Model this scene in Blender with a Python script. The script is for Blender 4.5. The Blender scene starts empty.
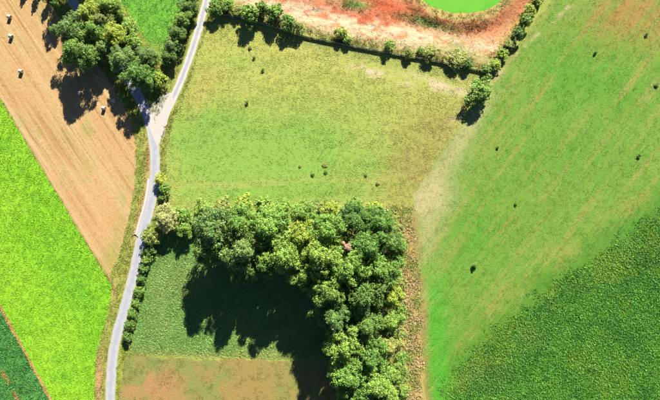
import bpy, math, random
import numpy as np
from mathutils import Vector, geometry

random.seed(7)
R = math.radians
S = 0.4                      # metres per photograph pixel on the ground
CAM_H = 178.0

# ------------------------------------------------------------------ camera
scene = bpy.context.scene
col = scene.collection
cam_d = bpy.data.cameras.new('camera')
cam = bpy.data.objects.new('camera', cam_d)
col.objects.link(cam)
cam.location = (0, 0, CAM_H)
cam.rotation_euler = (0, 0, 0)
cam_d.sensor_width = 36
cam_d.lens = 18.0 / (132.0 / CAM_H)
cam_d.clip_end = 6000
scene.camera = cam

# ------------------------------------------------------------------ sky and sun
SUN_EL, SUN_AZ = 28.0, 18.0          # degrees; azimuth clockwise from +Y
world = bpy.data.worlds.new('World')
scene.world = world
world.use_nodes = True
wn = world.node_tree
bg = wn.nodes['Background']
sky = wn.nodes.new('ShaderNodeTexSky')
sky.sky_type = 'NISHITA'
sky.sun_disc = False
sky.air_density = 0.5; sky.dust_density = 0.3; sky.ozone_density = 4.0; sky.altitude = 800
sky.sun_elevation = R(SUN_EL)
sky.sun_rotation = R(SUN_AZ)
wn.links.new(sky.outputs[0], bg.inputs[0])
bg.inputs[1].default_value = 0.05
sl = bpy.data.lights.new('sun', 'SUN')
sl.energy = 5.0
sl.angle = R(0.5)
sl.color = (1.0, 0.95, 0.86)
sun = bpy.data.objects.new('sun', sl)
col.objects.link(sun)
sd = Vector((math.sin(R(SUN_AZ)) * math.cos(R(SUN_EL)), math.cos(R(SUN_AZ)) * math.cos(R(SUN_EL)), math.sin(R(SUN_EL))))
sun.rotation_euler = sd.to_track_quat('Z', 'Y').to_euler()
sun.location = sd * 300
scene.view_settings.view_transform = 'Standard'
scene.view_settings.look = 'None'
scene.view_settings.exposure = 2.25
scene.view_settings.gamma = 1.0
scene.view_settings.use_curve_mapping = False

# ------------------------------------------------------------------ small helpers
def P(px, py, z=0.0):
    """ground point of a photograph position; z = height of the thing seen there"""
    k = 1.0 - z / CAM_H
    return ((px - 330.0) * S * k, (200.0 - py) * S * k)

def lin(c):
    c = np.asarray(c, float) / 255.0
    return np.where(c <= 0.04045, c / 12.92, ((c + 0.055) / 1.055) ** 2.4)

K = 3.55
def A(r, g, b, k=1.0):
    """surface albedo whose sunlit picture colour is r,g,b at this exposure"""
    return lin((r, g, b)) / K * k

def hash2(ix, iy, seed):
    h = (ix.astype(np.int64) * 374761393 + iy.astype(np.int64) * 668265263 + seed * 974711) & 0x7fffffff
    h = ((h ^ (h >> 13)) * 1274126177) & 0x7fffffff
    return ((h ^ (h >> 16)) & 0xffff) / 65535.0

def vnoise(x, y, scale, seed=0):
    x = np.asarray(x, float) / scale; y = np.asarray(y, float) / scale
    ix = np.floor(x); iy = np.floor(y)
    fx = x - ix; fy = y - iy
    fx = fx * fx * (3 - 2 * fx); fy = fy * fy * (3 - 2 * fy)
    a = hash2(ix, iy, seed); b = hash2(ix + 1, iy, seed); c = hash2(ix, iy + 1, seed); d = hash2(ix + 1, iy + 1, seed)
    return (a * (1 - fx) + b * fx) * (1 - fy) + (c * (1 - fx) + d * fx) * fy

def fbm(x, y, scale, octv=4, seed=0):
    t = 0; a = 1; s = 0
    for i in range(octv):
        t = t + a * vnoise(x, y, scale / 2 ** i, seed + i * 17); s += a; a *= 0.55
    return t / s

def sstep(a, b, x):
    t = np.clip((x - a) / (b - a), 0, 1)
    return t * t * (3 - 2 * t)

def mix(a, b, t):
    t = np.asarray(t)[..., None]
    return np.asarray(a) * (1 - t) + np.asarray(b) * t

def blob(px, py, cx, cy, rx, ry, ang=0):
    c, s = math.cos(R(ang)), math.sin(R(ang))
    dx, dy = px - cx, py - cy
    u = (dx * c + dy * s) / rx; v = (-dx * s + dy * c) / ry
    return np.exp(-(u * u + v * v))

def seg_dist(x, y, pts):
    """distance of points to a polyline"""
    d = np.full(np.shape(x), 1e9)
    for (x0, y0), (x1, y1) in zip(pts[:-1], pts[1:]):
        vx, vy = x1 - x0, y1 - y0
        t = np.clip(((x - x0) * vx + (y - y0) * vy) / (vx * vx + vy * vy), 0, 1)
        d = np.minimum(d, np.hypot(x - x0 - t * vx, y - y0 - t * vy))
    return d

def inside(x, y, poly):
    r = np.zeros(np.shape(x), bool)
    n = len(poly)
    for i in range(n):
        x0, y0 = poly[i]; x1, y1 = poly[(i + 1) % n]
        if y0 == y1: continue
        c = ((y0 > y) != (y1 > y)) & (x < (x1 - x0) * (y - y0) / (y1 - y0) + x0)
        r ^= c
    return r

def tag(o, label=None, cat=None, group=None, kind=None):
    if label: o['label'] = label
    if cat: o['category'] = cat
    if group: o['group'] = group
    if kind: o['kind'] = kind
    return o

def link(name, me, mat=None, parent=None):
    o = bpy.data.objects.new(name, me)
    col.objects.link(o)
    if mat is not None and me is not None:
        if len(me.materials) == 0:
            me.materials.append(mat)
        elif me.materials[0] != mat:
            o.material_slots[0].link = 'OBJECT'
            o.material_slots[0].material = mat
    if parent is not None: o.parent = parent
    return o

def empty(name, loc, rz=0.0, scale=(1, 1, 1)):
    o = bpy.data.objects.new(name, None)
    col.objects.link(o)
    o.empty_display_size = 0.5
    o.location = loc
    o.rotation_euler = (0, 0, rz)
    o.scale = scale
    return o

def np_mesh(name, verts, faces, colors=None):
    """verts (n,3); faces (m,k) same-size polygons; colors (n,3) per vertex"""
    verts = np.asarray(verts, np.float32); faces = np.asarray(faces, np.int32)
    me = bpy.data.meshes.new(name)
    m, k = faces.shape
    me.vertices.add(len(verts)); me.vertices.foreach_set('co', verts.ravel())
    me.loops.add(m * k); me.loops.foreach_set('vertex_index', faces.ravel())
    me.polygons.add(m)
    me.polygons.foreach_set('loop_start', np.arange(0, m * k, k, dtype=np.int32))
    me.update(calc_edges=True)
    if colors is not None:
        at = me.attributes.new('tint', 'FLOAT_COLOR', 'POINT')
        c = np.ones((len(verts), 4), np.float32); c[:, :3] = colors
        at.data.foreach_set('color', c.ravel())
    return me

# ------------------------------------------------------------------ materials
def new_mat(name):
    m = bpy.data.materials.new(name); m.use_nodes = True
    nt = m.node_tree
    return m, nt, nt.nodes['Principled BSDF']

def nd(nt, t, **kw):
    n = nt.nodes.new(t)
    for k_, v in kw.items(): setattr(n, k_, v)
    return n

def noise(nt, scale, detail=4, rough=0.6, vec=None):
    n = nd(nt, 'ShaderNodeTexNoise')
    n.inputs['Scale'].default_value = scale; n.inputs['Detail'].default_value = detail; n.inputs['Roughness'].default_value = rough
    if vec is None:
        g = nd(nt, 'ShaderNodeNewGeometry'); vec = g.outputs['Position']
    nt.links.new(vec, n.inputs['Vector'])
    return n

def mrange(nt, src, a, b, c, d):
    n = nd(nt, 'ShaderNodeMapRange')
    nt.links.new(src, n.inputs[0])
    for i, v in enumerate((a, b, c, d)): n.inputs[i + 1].default_value = v
    return n.outputs[0]

def mathn(nt, op, a, b):
    n = nd(nt, 'ShaderNodeMath', operation=op)
    for i, v in enumerate((a, b)):
        if isinstance(v, (int, float)): n.inputs[i].default_value = v
        else: nt.links.new(v, n.inputs[i])
    return n.outputs[0]

def ground_mat(name, bump=0.5, bscale=2.5, contrast=0.35, rough=0.95, fine=6.0, rows=None, shade=1.0):
    """tint attribute (the kind of soil or plant) broken up by fine noise, with relief"""
    m, nt, b = new_mat(name)
    at = nd(nt, 'ShaderNodeAttribute', attribute_name='tint')
    n1 = noise(nt, bscale, 5, 0.65); n2 = noise(nt, fine, 3, 0.7)
    f = mathn(nt, 'MULTIPLY', mrange(nt, n1.outputs[0], 0.25, 0.75, 1 - contrast, 1 + contrast),
              mrange(nt, n2.outputs[0], 0.25, 0.75, 1 - contrast * 0.8, 1 + contrast * 0.8))
    base = at.outputs['Color']
    for ang, across, along, cc, lo, hi, amt in (rows or []):
        g = nd(nt, 'ShaderNodeNewGeometry')
        vr = nd(nt, 'ShaderNodeVectorRotate', rotation_type='Z_AXIS'); vr.inputs['Angle'].default_value = R(-ang)
        nt.links.new(g.outputs['Position'], vr.inputs['Vector'])
        vm = nd(nt, 'ShaderNodeVectorMath', operation='MULTIPLY'); vm.inputs[1].default_value = (along, across, 0)
        nt.links.new(vr.outputs[0], vm.inputs[0])
        rn = noise(nt, 1.0, 3, 0.6, vm.outputs[0])
        big = noise(nt, 0.035, 3, 0.6)
        amt_ = mathn(nt, 'MULTIPLY', mrange(nt, rn.outputs[0], lo, hi, 0, amt), mrange(nt, big.outputs[0], 0.35, 0.6, 0.25, 1))
        mxr = nd(nt, 'ShaderNodeMix', data_type='RGBA'); nt.links.new(amt_, mxr.inputs[0])
        nt.links.new(base, mxr.inputs[6]); mxr.inputs[7].default_value = (*cc, 1)
        base = mxr.outputs[2]
    mx = nd(nt, 'ShaderNodeVectorMath', operation='SCALE')
    nt.links.new(base, mx.inputs[0]); nt.links.new(f, mx.inputs['Scale'])
    nt.links.new(mx.outputs[0], b.inputs['Base Color'])
    b.inputs['Roughness'].default_value = rough
    b.inputs['Specular IOR Level'].default_value = 0.15
    bp = nd(nt, 'ShaderNodeBump'); bp.inputs['Strength'].default_value = 1.0; bp.inputs['Distance'].default_value = bump
    h = mathn(nt, 'ADD', n1.outputs[0], mathn(nt, 'MULTIPLY', n2.outputs[0], 0.35))
    nt.links.new(h, bp.inputs['Height']); nt.links.new(bp.outputs[0], b.inputs['Normal'])
    return m

def leaf_mat(name, trans=0.35, rough=0.55, spec=0.25, tint=None, spread=0.12):
    """leaf: tint attribute per leaf, or a colour of its own times the leaf's tint"""
    m, nt, b = new_mat(name)
    at = nd(nt, 'ShaderNodeAttribute', attribute_name='tint')
    c = at.outputs['Color']
    if tint is not None:
        oi = nd(nt, 'ShaderNodeObjectInfo')
        hs = nd(nt, 'ShaderNodeHueSaturation')
        hs.inputs['Color'].default_value = (*tint, 1)
        nt.links.new(mrange(nt, oi.outputs['Random'], 0, 1, 0.485, 0.515), hs.inputs['Hue'])
        nt.links.new(mrange(nt, oi.outputs['Random'], 0, 1, 1 + spread, 1 - spread), hs.inputs['Value'])
        mu = nd(nt, 'ShaderNodeMix', data_type='RGBA', blend_type='MULTIPLY')
        mu.inputs[0].default_value = 1
        nt.links.new(hs.outputs[0], mu.inputs[6]); nt.links.new(c, mu.inputs[7])
        c = mu.outputs[2]
    nt.links.new(c, b.inputs['Base Color'])
    b.inputs['Roughness'].default_value = rough
    b.inputs['Specular IOR Level'].default_value = spec
    tr = nd(nt, 'ShaderNodeBsdfTranslucent'); nt.links.new(c, tr.inputs['Color'])
    ms = nd(nt, 'ShaderNodeMixShader'); ms.inputs[0].default_value = trans
    nt.links.new(b.outputs[0], ms.inputs[1]); nt.links.new(tr.outputs[0], ms.inputs[2])
    nt.links.new(ms.outputs[0], nt.nodes['Material Output'].inputs['Surface'])
    return m

def plain_mat(name, c, rough=0.8, var=0.2, scale=3.0, bump=0.02, spec=0.3):
    m, nt, b = new_mat(name)
    n1 = noise(nt, scale, 5, 0.65)
    f = mrange(nt, n1.outputs[0], 0.25, 0.75, 1 - var, 1 + var)
    mx = nd(nt, 'ShaderNodeVectorMath', operation='SCALE')
    mx.inputs[0].default_value = tuple(c); nt.links.new(f, mx.inputs['Scale'])
    nt.links.new(mx.outputs[0], b.inputs['Base Color'])
    b.inputs['Roughness'].default_value = rough; b.inputs['Specular IOR Level'].default_value = spec
    bp = nd(nt, 'ShaderNodeBump'); bp.inputs['Distance'].default_value = bump
    nt.links.new(n1.outputs[0], bp.inputs['Height']); nt.links.new(bp.outputs[0], b.inputs['Normal'])
    return m

# ------------------------------------------------------------------ outlines (photograph pixels)
ROAD = [(118, 520), (111, 440), (110.5, 400), (111, 380), (113, 355), (117.5, 333), (123.5, 312), (133.5, 275), (142, 235), (148.5, 212), (152.5, 195),
        (154.5, 178), (155, 160), (154, 145), (150.5, 125), (143.5, 106), (135, 90), (122, 69), (105, 45), (88, 22), (72, 0), (55, -25), (25, -70), (-20, -130)]
LANE = [(157, 135), (161, 121), (169, 106), (177.5, 88), (185, 70), (193, 47), (200, 24), (206, 2), (211, -20), (222, -70), (240, -130)]

def smooth_line(pts, n=6):
    pts = np.array(pts, float); out = []
    for i in range(len(pts) - 1):
        p0 = pts[max(i - 1, 0)]; p1 = pts[i]; p2 = pts[i + 1]; p3 = pts[min(i + 2, len(pts) - 1)]
        for j in range(n):
            t = j / n
            out.append(0.5 * ((2 * p1) + (p2 - p0) * t + (2 * p0 - 5 * p1 + 4 * p2 - p3) * t * t + (-p0 + 3 * p1 - 3 * p2 + p3) * t ** 3))
    out.append(pts[-1])
    return np.array(out)

ROADS = smooth_line(ROAD); LANES = smooth_line(LANE)

FIELDS = {
 'stubble_field': [(-140, -160), (-70, -160), (0, -60), (32, -22), (52, 8), (70, 30), (96, 62), (112, 86), (122, 104), (131, 122), (135, 140), (136, 160), (134, 190), (129, 215), (123, 240), (117, 262), (108, 277), (53, 186), (0, 97), (-140, -136)],
 'bright_crop_field': [(-140, -134), (0, 99), (53, 188), (107, 279), (112.5, 284), (110, 303), (104, 326), (98, 345), (95.5, 362), (95, 380), (94, 400), (94, 520), (118, 522), (52, 399), (0, 303), (-140, 48)],
 'dark_crop_field': [(-140, 54), (0, 309), (49, 400), (112, 520), (-140, 520)],
 'meadow': [(214, 14), (240, 17), (300, 35), (350, 48), (400, 57), (440, 64), (491, 75), (478, 95), (452, 135), (430, 172), (413, 196), (409, 210), (404, 222), (390, 236), (200, 236), (172, 222), (166, 203), (166, 175), (168, 150), (172, 125), (182, 100), (191, 77), (202, 44)],
 'pasture': [(493, 76), (525, 35), (552, 0), (640, -120), (820, -120), (820, 128), (660, 224), (610, 258), (560, 291), (515, 326), (480, 362), (458, 395), (452, 420), (452, 520), (428, 520), (427, 400), (424, 360), (421, 320), (418, 280), (414, 245), (411, 215), (414, 196), (432, 170), (454, 133), (480, 95)],
 'leafy_crop_field': [(820, 114), (660, 210), (610, 244), (560, 277), (515, 312), (470, 352), (446, 387), (440, 414), (440, 520), (820, 520)],
 'rough_crop_field': [(150, 246), (176, 232), (200, 238), (330, 262), (345, 340), (344, 362), (300, 359), (250, 357), (200, 357), (160, 355), (131, 352), (135, 330), (141, 300), (147, 270)],
 'bare_field': [(130, 354), (160, 357), (200, 359), (250, 359), (300, 361), (344, 364), (350, 400), (350, 520), (122, 520), (119, 430), (120, 400), (123, 375)],
 'small_green_field': [(114, -4), (80, -60), (60, -130), (200, -130), (196, -60), (190, -20), (186, 4), (176, 25), (166, 45), (158, 62), (153, 59), (140, 38), (128, 20)],
 'red_bank': [(218, -130), (700, -130), (620, -110), (545, -2), (518, 32), (493, 70), (440, 60), (400, 53), (350, 44), (300, 31), (262, 20), (240, 13), (218, 9), (212, -10), (222, -60)],
}
POND = (464, -14, 44, 24.5)

def pond_d(px, py):
    """signed distance-like measure in pixels outside the pond's edge"""
    u = (px - POND[0]) / POND[2]; v = (py - POND[1]) / POND[3]
    r = np.hypot(u, v) + 1e-6
    return (r - 1) * np.hypot(px - POND[0], py - POND[1]) / r

# ------------------------------------------------------------------ the colour of each ground (albedo)
def c_stubble(px, py):
    c, s = math.cos(R(57)), math.sin(R(57))
    v = -px * s + py * c; u = px * c + py * s
    n = fbm(px, py, 40, 4, 3)
    row = vnoise(u, v * 1.0, 3.0, 5) * 0 + vnoise(u * 0.03, v, 2.2, 9)
    wide = vnoise(u * 0.02, v, 9.0, 19)
    base = mix(A(226, 178, 116), A(232, 194, 136), n)
    base = mix(base, A(205, 152, 92), sstep(0.5, 0.95, row) * 0.55)
    base = mix(base, A(240, 206, 150), sstep(0.55, 0.95, wide) * 0.5)
    g = sstep(0.62, 0.85, fbm(px + 7 * row, py, 22, 4, 31)) * 0.6 + blob(px, py, 70, 140, 18, 6, 40) * 0.35 + blob(px, py, 118, 235, 5, 30, 10) * 0.5 + blob(px, py, 112, 260, 10, 14) * 0.5
    return mix(base, A(180, 185, 95), np.clip(g, 0, 0.8))

def c_lime(px, py):
    n = fbm(px, py, 50, 4, 11)
    c = mix(A(126, 214, 34), A(156, 232, 52), n)
    c = mix(c, A(88, 190, 44), blob(px, py, 78, 290, 40, 18, 60) * 0.35 + sstep(.6, .8, fbm(px, py, 18, 3, 51)) * 0.3)
    return c

def c_dark(px, py):
    n = fbm(px, py, 12, 4, 21)
    c = mix(A(66, 140, 60), A(100, 172, 84), n)
    d = seg_dist(px, py, [(-40, 295), (0, 367), (20, 403), (50, 455)])
    return mix(c, A(190, 150, 90), np.exp(-(d / 2.0) ** 2) * sstep(0.3, 0.6, fbm(px, py, 9, 3, 77)))

def c_meadow(px, py):
    n = fbm(px, py, 16, 5, 41); n2 = fbm(px, py, 45, 3, 43)
    c = mix(A(176, 188, 82), A(200, 198, 104), n)
    g = blob(px, py, 235, 165, 70, 48) * 0.9 + blob(px, py, 320, 155, 75, 50, 15) * 0.7 + .18 + blob(px, py, 205, 125, 35, 28) * 0.6 + blob(px, py, 300, 192, 120, 10) * 0.35 + blob(px, py, 230, 62, 40, 8) * .3 + blob(px, py, 375, 165, 22, 14) * .5
    c = mix(c, A(142, 186, 74), np.clip(g * (0.65 + 0.7 * n2), 0, 1))
    br = blob(px, py, 420, 165, 35, 55, 25) * 0.9 + blob(px, py, 455, 118, 30, 22) * 0.5
    c = mix(c, A(166, 162, 82), np.clip(br * (0.5 + n), 0, 0.9))
    bare = (blob(px, py, 415, 80, 48, 6, 12) + blob(px, py, 375, 73, 22, 4, 12) + blob(px, py, 462, 86, 14, 6) + blob(px, py, 460, 120, 10, 8) * .3) * sstep(0.36, 0.6, fbm(px * 0.6, py * 1.5, 9, 4, 47))
    c = mix(c, A(210, 202, 146), np.clip(bare * 1.3, 0, 1))
    c = mix(c, A(215, 170, 120), blob(px, py, 167, 205, 3, 6) * 0.9)
    mow = vnoise(px * 0.02, py + 6 * np.sin((px - 200) / 90.0), 2.4, 49)
    c = mix(c, A(188, 186, 100), sstep(.55, .95, mow) * sstep(165, 185, py) * .55)
    c = mix(c, A(120, 168, 66), sstep(.6, .95, vnoise(px * 0.03 + 9, py + 6 * np.sin((px - 200) / 90.0), 3.1, 50)) * sstep(170, 188, py) * .45)
    c = mix(c, A(206, 172, 92), blob(px, py, 200, 95, 10, 30, 25) * .35)
    t = seg_dist(px, py, [(215, 14), (303, 36), (400, 58), (491, 75)])
    c = mix(c, A(140, 160, 78), np.exp(-((t - 6) / 5) ** 2) * 0.5)
    return c

def c_pasture(px, py):
    ca, sa = math.cos(R(-52)), math.sin(R(-52))
    u = px * ca + py * sa; v = -px * sa + py * ca
    n = fbm(px, py, 14, 5, 61); n2 = fbm(px, py, 55, 4, 63)
    row = vnoise(u * 0.04, v, 2.6, 65); row2 = vnoise(u * 0.06 + 50, v, 5.0, 66)
    c = mix(A(108, 172, 58), A(142, 186, 80), n)
    c = mix(c, A(96, 178, 48), (blob(px, py, 575, 70, 70, 40) + blob(px, py, 470, 240, 30, 40) + blob(px, py, 560, 150, 80, 50) * .5) * 0.7)
    c = mix(c, A(186, 178, 104), sstep(0.62, 0.95, row) * 0.5 * (0.4 + n2) + sstep(0.7, 1, row2) * 0.3)
    dry = blob(px, py, 428, 196, 26, 22, -30) * 1.25 + blob(px, py, 455, 150, 12, 40, 33) * 0.6 + blob(px, py, 426, 238, 14, 24) * 0.55 + blob(px, py, 480, 110, 7, 28, 35) * .5
    c = mix(c, A(204, 206, 150), np.clip(dry * (0.55 + 0.8 * n), 0, 0.95))
    br = blob(px, py, 632, 10, 50, 24, -20) * 0.9 + blob(px, py, 655, 40, 24, 24) * 0.3
    c = mix(c, A(188, 150, 84), np.clip(br * (0.3 + 1.1 * row), 0, 0.85))
    e = seg_dist(px, py, [(440, 378), (515, 309), (660, 207)])
    c = mix(c, A(176, 170, 88), np.exp(-((e - 18) / 12) ** 2) * sstep(0.45, 0.7, n) * 0.4)
    c = mix(c, A(84, 158, 42), sstep(26, 0, e + (n - .5) * 20) * .75)
    br2 = np.exp(-((px - 437 - (py - 330) * .06) / 14) ** 2) * sstep(245, 310, py) * (.5 + .7 * n2)
    c = mix(c, A(88, 192, 50), np.clip(br2 * 0.9, 0, .85))
    c = mix(c, A(216, 196, 140), blob(px, py, 424, 305, 5, 22) * 0.45)
    le = seg_dist(px, py, [(411, 215), (414, 245), (418, 280), (421, 320), (424, 360), (427, 400), (428, 520)])
    c = mix(c, A(176, 162, 100), sstep(9, 0, le + (n - .5) * 12) * .8)
    s2 = seg_dist(px, py, [(490, 82), (520, 50), (560, 15), (580, -5)])
    c = mix(c, A(228, 218, 168), np.exp(-(s2 / 1.5) ** 2) * sstep(0.35, 0.6, fbm(px, py, 8, 3, 67)) * 0.8)
    s3 = seg_dist(px, py, [(492, 74), (520, 38), (548, 0)])
    c = mix(c, A(168, 178, 92), np.exp(-(s3 / 9) ** 2) * 0.8)
    c = mix(c, A(222, 210, 165), blob(px, py, 498, 76, 10, 2.2, -45) * .8)
    return c

def c_leafy(px, py):
    n = fbm(px, py, 7, 4, 71); n2 = fbm(px, py, 60, 3, 73)
    c = mix(A(60, 140, 36), A(98, 172, 58), n)
    c = mix(c, A(112, 176, 66), sstep(0.5, 0.75, n2) * 0.5)
    c = mix(c, A(116, 164, 44), sstep(.5, .72, fbm(px, py, 24, 4, 75)) * .4)
    c = mix(c, A(50, 124, 44), sstep(.5, .72, fbm(px, py, 17, 4, 76)) * .6)
    c = mix(c, A(128, 150, 82), (blob(px, py, 470, 370, 30, 24) + blob(px, py, 530, 335, 16, 10)) * 0.55 * n)
    return c

def c_rough(px, py):
    n = fbm(px, py, 9, 4, 81); n2 = fbm(px, py, 40, 3, 82)
    c = mix(A(98, 150, 62), A(140, 184, 94), n)
    c = mix(c, A(150, 176, 98), sstep(0.45, 0.8, n2) * 0.4)
    return mix(c, A(176, 170, 92), sstep(344, 357, py) * 0.35)

def c_bare(px, py):
    n = fbm(px, py, 14, 5, 91); n2 = fbm(px, py, 50, 3, 92); w = vnoise(px, py * .12, 3.5, 95)
    c = mix(A(192, 158, 90), A(176, 166, 92), n2)
    c = mix(c, A(214, 158, 108), blob(px, py, 150, 385, 40, 24) * 0.8)
    c = mix(c, A(146, 168, 84), sstep(0.42, 0.7, n) * 0.7)
    c = mix(c, A(158, 170, 92), sstep(.5, .9, w) * .3)
    c = mix(c, A(150, 172, 90), blob(px, py, 150, 362, 40, 8) * 0.6)
    return c

def c_small(px, py):
    n = fbm(px, py, 10, 4, 101)
    c = mix(A(102, 190, 52), A(132, 208, 74), n)
    c = mix(c, A(178, 178, 96), blob(px, py, 156, 52, 9, 9) * 0.5)
    d = seg_dist(px, py, [(100, -30), (117, 0), (131, 20), (143, 40), (154, 59)])
    return mix(c, A(196, 150, 92), np.exp(-(d / 1.6) ** 2) * 0.9 * sstep(-20, 20, py))

def c_bank(px, py):
    n = fbm(px, py, 12, 5, 111); n2 = fbm(px, py, 30, 4, 113); n3 = fbm(px * 0.7, py * 1.6, 6, 4, 117)
    d = pond_d(px, py)
    fy = np.interp(px, [212, 240, 262, 300, 350, 400, 440, 493], [9, 13, 20, 31, 44, 53, 60, 71])
    up = fy - py                                       # pixels above the fence
    c = mix(A(234, 156, 108), A(242, 188, 136), n)
    c = mix(c, A(214, 98, 58), (blob(px, py, 392, 8, 34, 12, 15) * 1.1 + blob(px, py, 360, 18, 60, 7, 10) * .7 + blob(px, py, 300, 2, 50, 9, 8) * 0.6) * (0.45 + n2))
    c = mix(c, A(250, 224, 180), np.clip(np.exp(-((up - 15) / 13) ** 2) * sstep(0.3, 0.56, n3) * 1.35, 0, 0.95))
    c = mix(c, A(184, 180, 104), np.clip(np.exp(-(up / 10) ** 2) * 0.95 * (.5 + n), 0, 1))
    c = mix(c, A(172, 174, 92), blob(px, py, 465, 50, 32, 11, 10) * sstep(.35, .6, n) * .8)
    c = mix(c, A(128, 152, 76), np.clip(blob(px, py, 354, 4, 16, 5, 8) * 1.3 + blob(px, py, 432, 22, 30, 6, 12) * 1.2 + blob(px, py, 476, 26, 18, 6, -12) * .8, 0, 1) * sstep(0.28, 0.5, n))
    c = mix(c, A(160, 156, 84), np.clip(np.exp(-((d - 6) / 8) ** 2) * 0.9, 0, 1))
    c = mix(c, A(196, 122, 76), np.exp(-((d - 14) / 4) ** 2) * sstep(.42, .62, n) * .8)
    c = mix(c, A(206, 122, 78), np.exp(-((d - 21) / 6) ** 2) * 0.8 * sstep(440, 480, px))
    s3 = seg_dist(px, py, [(492, 70), (520, 30), (545, -6), (610, -95)])
    c = mix(c, A(176, 186, 76), np.clip(np.exp(-(s3 / 8) ** 2) * 1.0, 0, 1))
    c = mix(c, A(190, 184, 100), sstep(-5, -40, py) * sstep(4, 20, d))
    c = mix(c, A(170, 182, 92), sstep(255, 225, px) * .8)
    return c

def c_ground(px, py):
    n = fbm(px, py, 12, 5, 121); n2 = fbm(px, py, 30, 4, 123)
    c = mix(A(150, 176, 74), A(190, 190, 100), n)
    # dry tall weeds between the copse and the pasture
    h = np.exp(-((px - np.interp(py, [210, 250, 300, 350, 400], [404, 410, 413, 415, 418])) / 9) ** 2) * sstep(205, 225, py)
    c = mix(c, A(205, 172, 112), np.clip(h, 0, 1) * 0.95)
    # soil strip between the two left crops, edge of the stubble
    d = seg_dist(px, py, [(-140, 51), (0, 306), (51, 400), (115, 521)])
    c = mix(c, A(226, 182, 116), np.exp(-(d / 4) ** 2))
    # worn soil along the road and the drain
    rd = seg_dist(px, py, [tuple(p) for p in ROADS[::3]])
    soil = blob(px, py, 99, 378, 4, 26, 4) + blob(px, py, 144, 205, 3.5, 34, 18) + blob(px, py, 148, 165, 3, 24) * 0.8 + blob(px, py, 112, 290, 4, 12) * .6
    c = mix(c, A(222, 168, 124), np.clip(soil, 0, 1) * 0.85)
    c = mix(c, A(172, 186, 74), blob(px, py, 121, 380, 5, 40) * 0.7)
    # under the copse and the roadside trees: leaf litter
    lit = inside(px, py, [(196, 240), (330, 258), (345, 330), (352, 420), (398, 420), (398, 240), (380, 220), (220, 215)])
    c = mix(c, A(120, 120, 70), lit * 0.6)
    c = mix(c, A(150, 190, 80), blob(px, py, 135, 35, 22, 10, 55) * .9)
    return c

def scaled(fn, r, g, b):
    return lambda px, py: fn(px, py) * np.array([r, g, b])
c_lime = scaled(c_lime, 1.6, 1.25, 1.35)
c_stubble = scaled(c_stubble, 1.14, 1.14, 1.12)
c_bare = scaled(c_bare, 1.1, 1.08, 1.08)
c_meadow = scaled(c_meadow, 1.46, 1.36, 1.55)
c_pasture = scaled(c_pasture, 1.25, 1.10, 1.0)
c_leafy = scaled(c_leafy, 2.05, 1.62, 1.55)
c_dark = scaled(c_dark, 1.35, 1.3, 1.2)
c_rough = scaled(c_rough, 1.8, 1.68, 1.7)
c_small = scaled(c_small, 1.35, 1.15, 1.1)
c_ground = scaled(c_ground, 1.3, 1.25, 1.2)
c_bank = scaled(c_bank, 1.2, 1.2, 1.2)
COLOR = {'stubble_field': c_stubble, 'bright_crop_field': c_lime, 'dark_crop_field': c_dark, 'meadow': c_meadow, 'pasture': c_pasture,
         'leafy_crop_field': c_leafy, 'rough_crop_field': c_rough, 'bare_field': c_bare, 'small_green_field': c_small, 'red_bank': c_bank}

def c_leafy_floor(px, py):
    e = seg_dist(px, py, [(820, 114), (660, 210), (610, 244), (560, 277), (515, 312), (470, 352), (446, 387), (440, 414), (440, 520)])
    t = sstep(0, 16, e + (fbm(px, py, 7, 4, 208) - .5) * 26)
    return mix(c_pasture(px, py), c_leafy(px, py) * np.array([.62, .55, .55]), t)  # crop colour darkened beneath the plants: dark soil plus painted-in shade

BANKW = [P(*p) for p in FIELDS['red_bank']]
def bank_edge(x, y):
    return seg_dist(x, y, BANKW + BANKW[:1])

def bank_h(x, y):
    """height of the bank round the pond: zero at its edge, gullied, falling to the water"""
    px = x / S + 330; py = 200 - y / S
    d = pond_d(px, py) * S
    w = sstep(0.3, 5.0, bank_edge(x, y))
    h = -0.3 * sstep(18, 6, d) - 1.5 * sstep(4.5, -0.8, d) + 0.45 * np.exp(-((d - 5.5) / 2.0) ** 2)
    g = fbm(x * 0.5, y, 5.0, 4, 131)
    red = blob(px, py, 390, 10, 60, 16, 12) + blob(px, py, 330, 14, 70, 10, 12)
    h = h - np.clip(red, 0, 1) * np.abs(g - 0.5) * 2.2 + (fbm(x, y, 3.0, 3, 133) - 0.5) * 0.35
    return h * w

# ------------------------------------------------------------------ ground sheets
def resample(poly, step, jit, seed):
    rng = np.random.default_rng(seed)
    out = []
    n = len(poly)
    for i in range(n):
        a = np.array(poly[i]); b = np.array(poly[(i + 1) % n])
        L = np.hypot(*(b - a)); inframe = max(abs(a[0]), abs(b[0])) < 175 and max(abs(a[1]), abs(b[1])) < 130
        k = max(1, int(L / (step if inframe else step * 6)))
        nrm = np.array([-(b - a)[1], (b - a)[0]]) / max(L, 1e-6)
        for j in range(k):
            p = a + (b - a) * j / k
            if inframe and jit > 0:
                p = p + nrm * ((vnoise(p[0], p[1], 2.2, seed) - 0.5) * 2 * jit + (vnoise(p[0], p[1], 9.0, seed + 1) - 0.5) * 2 * jit) + rng.normal(0, jit * 0.12, 2)
            out.append(p)
    return out

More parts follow.
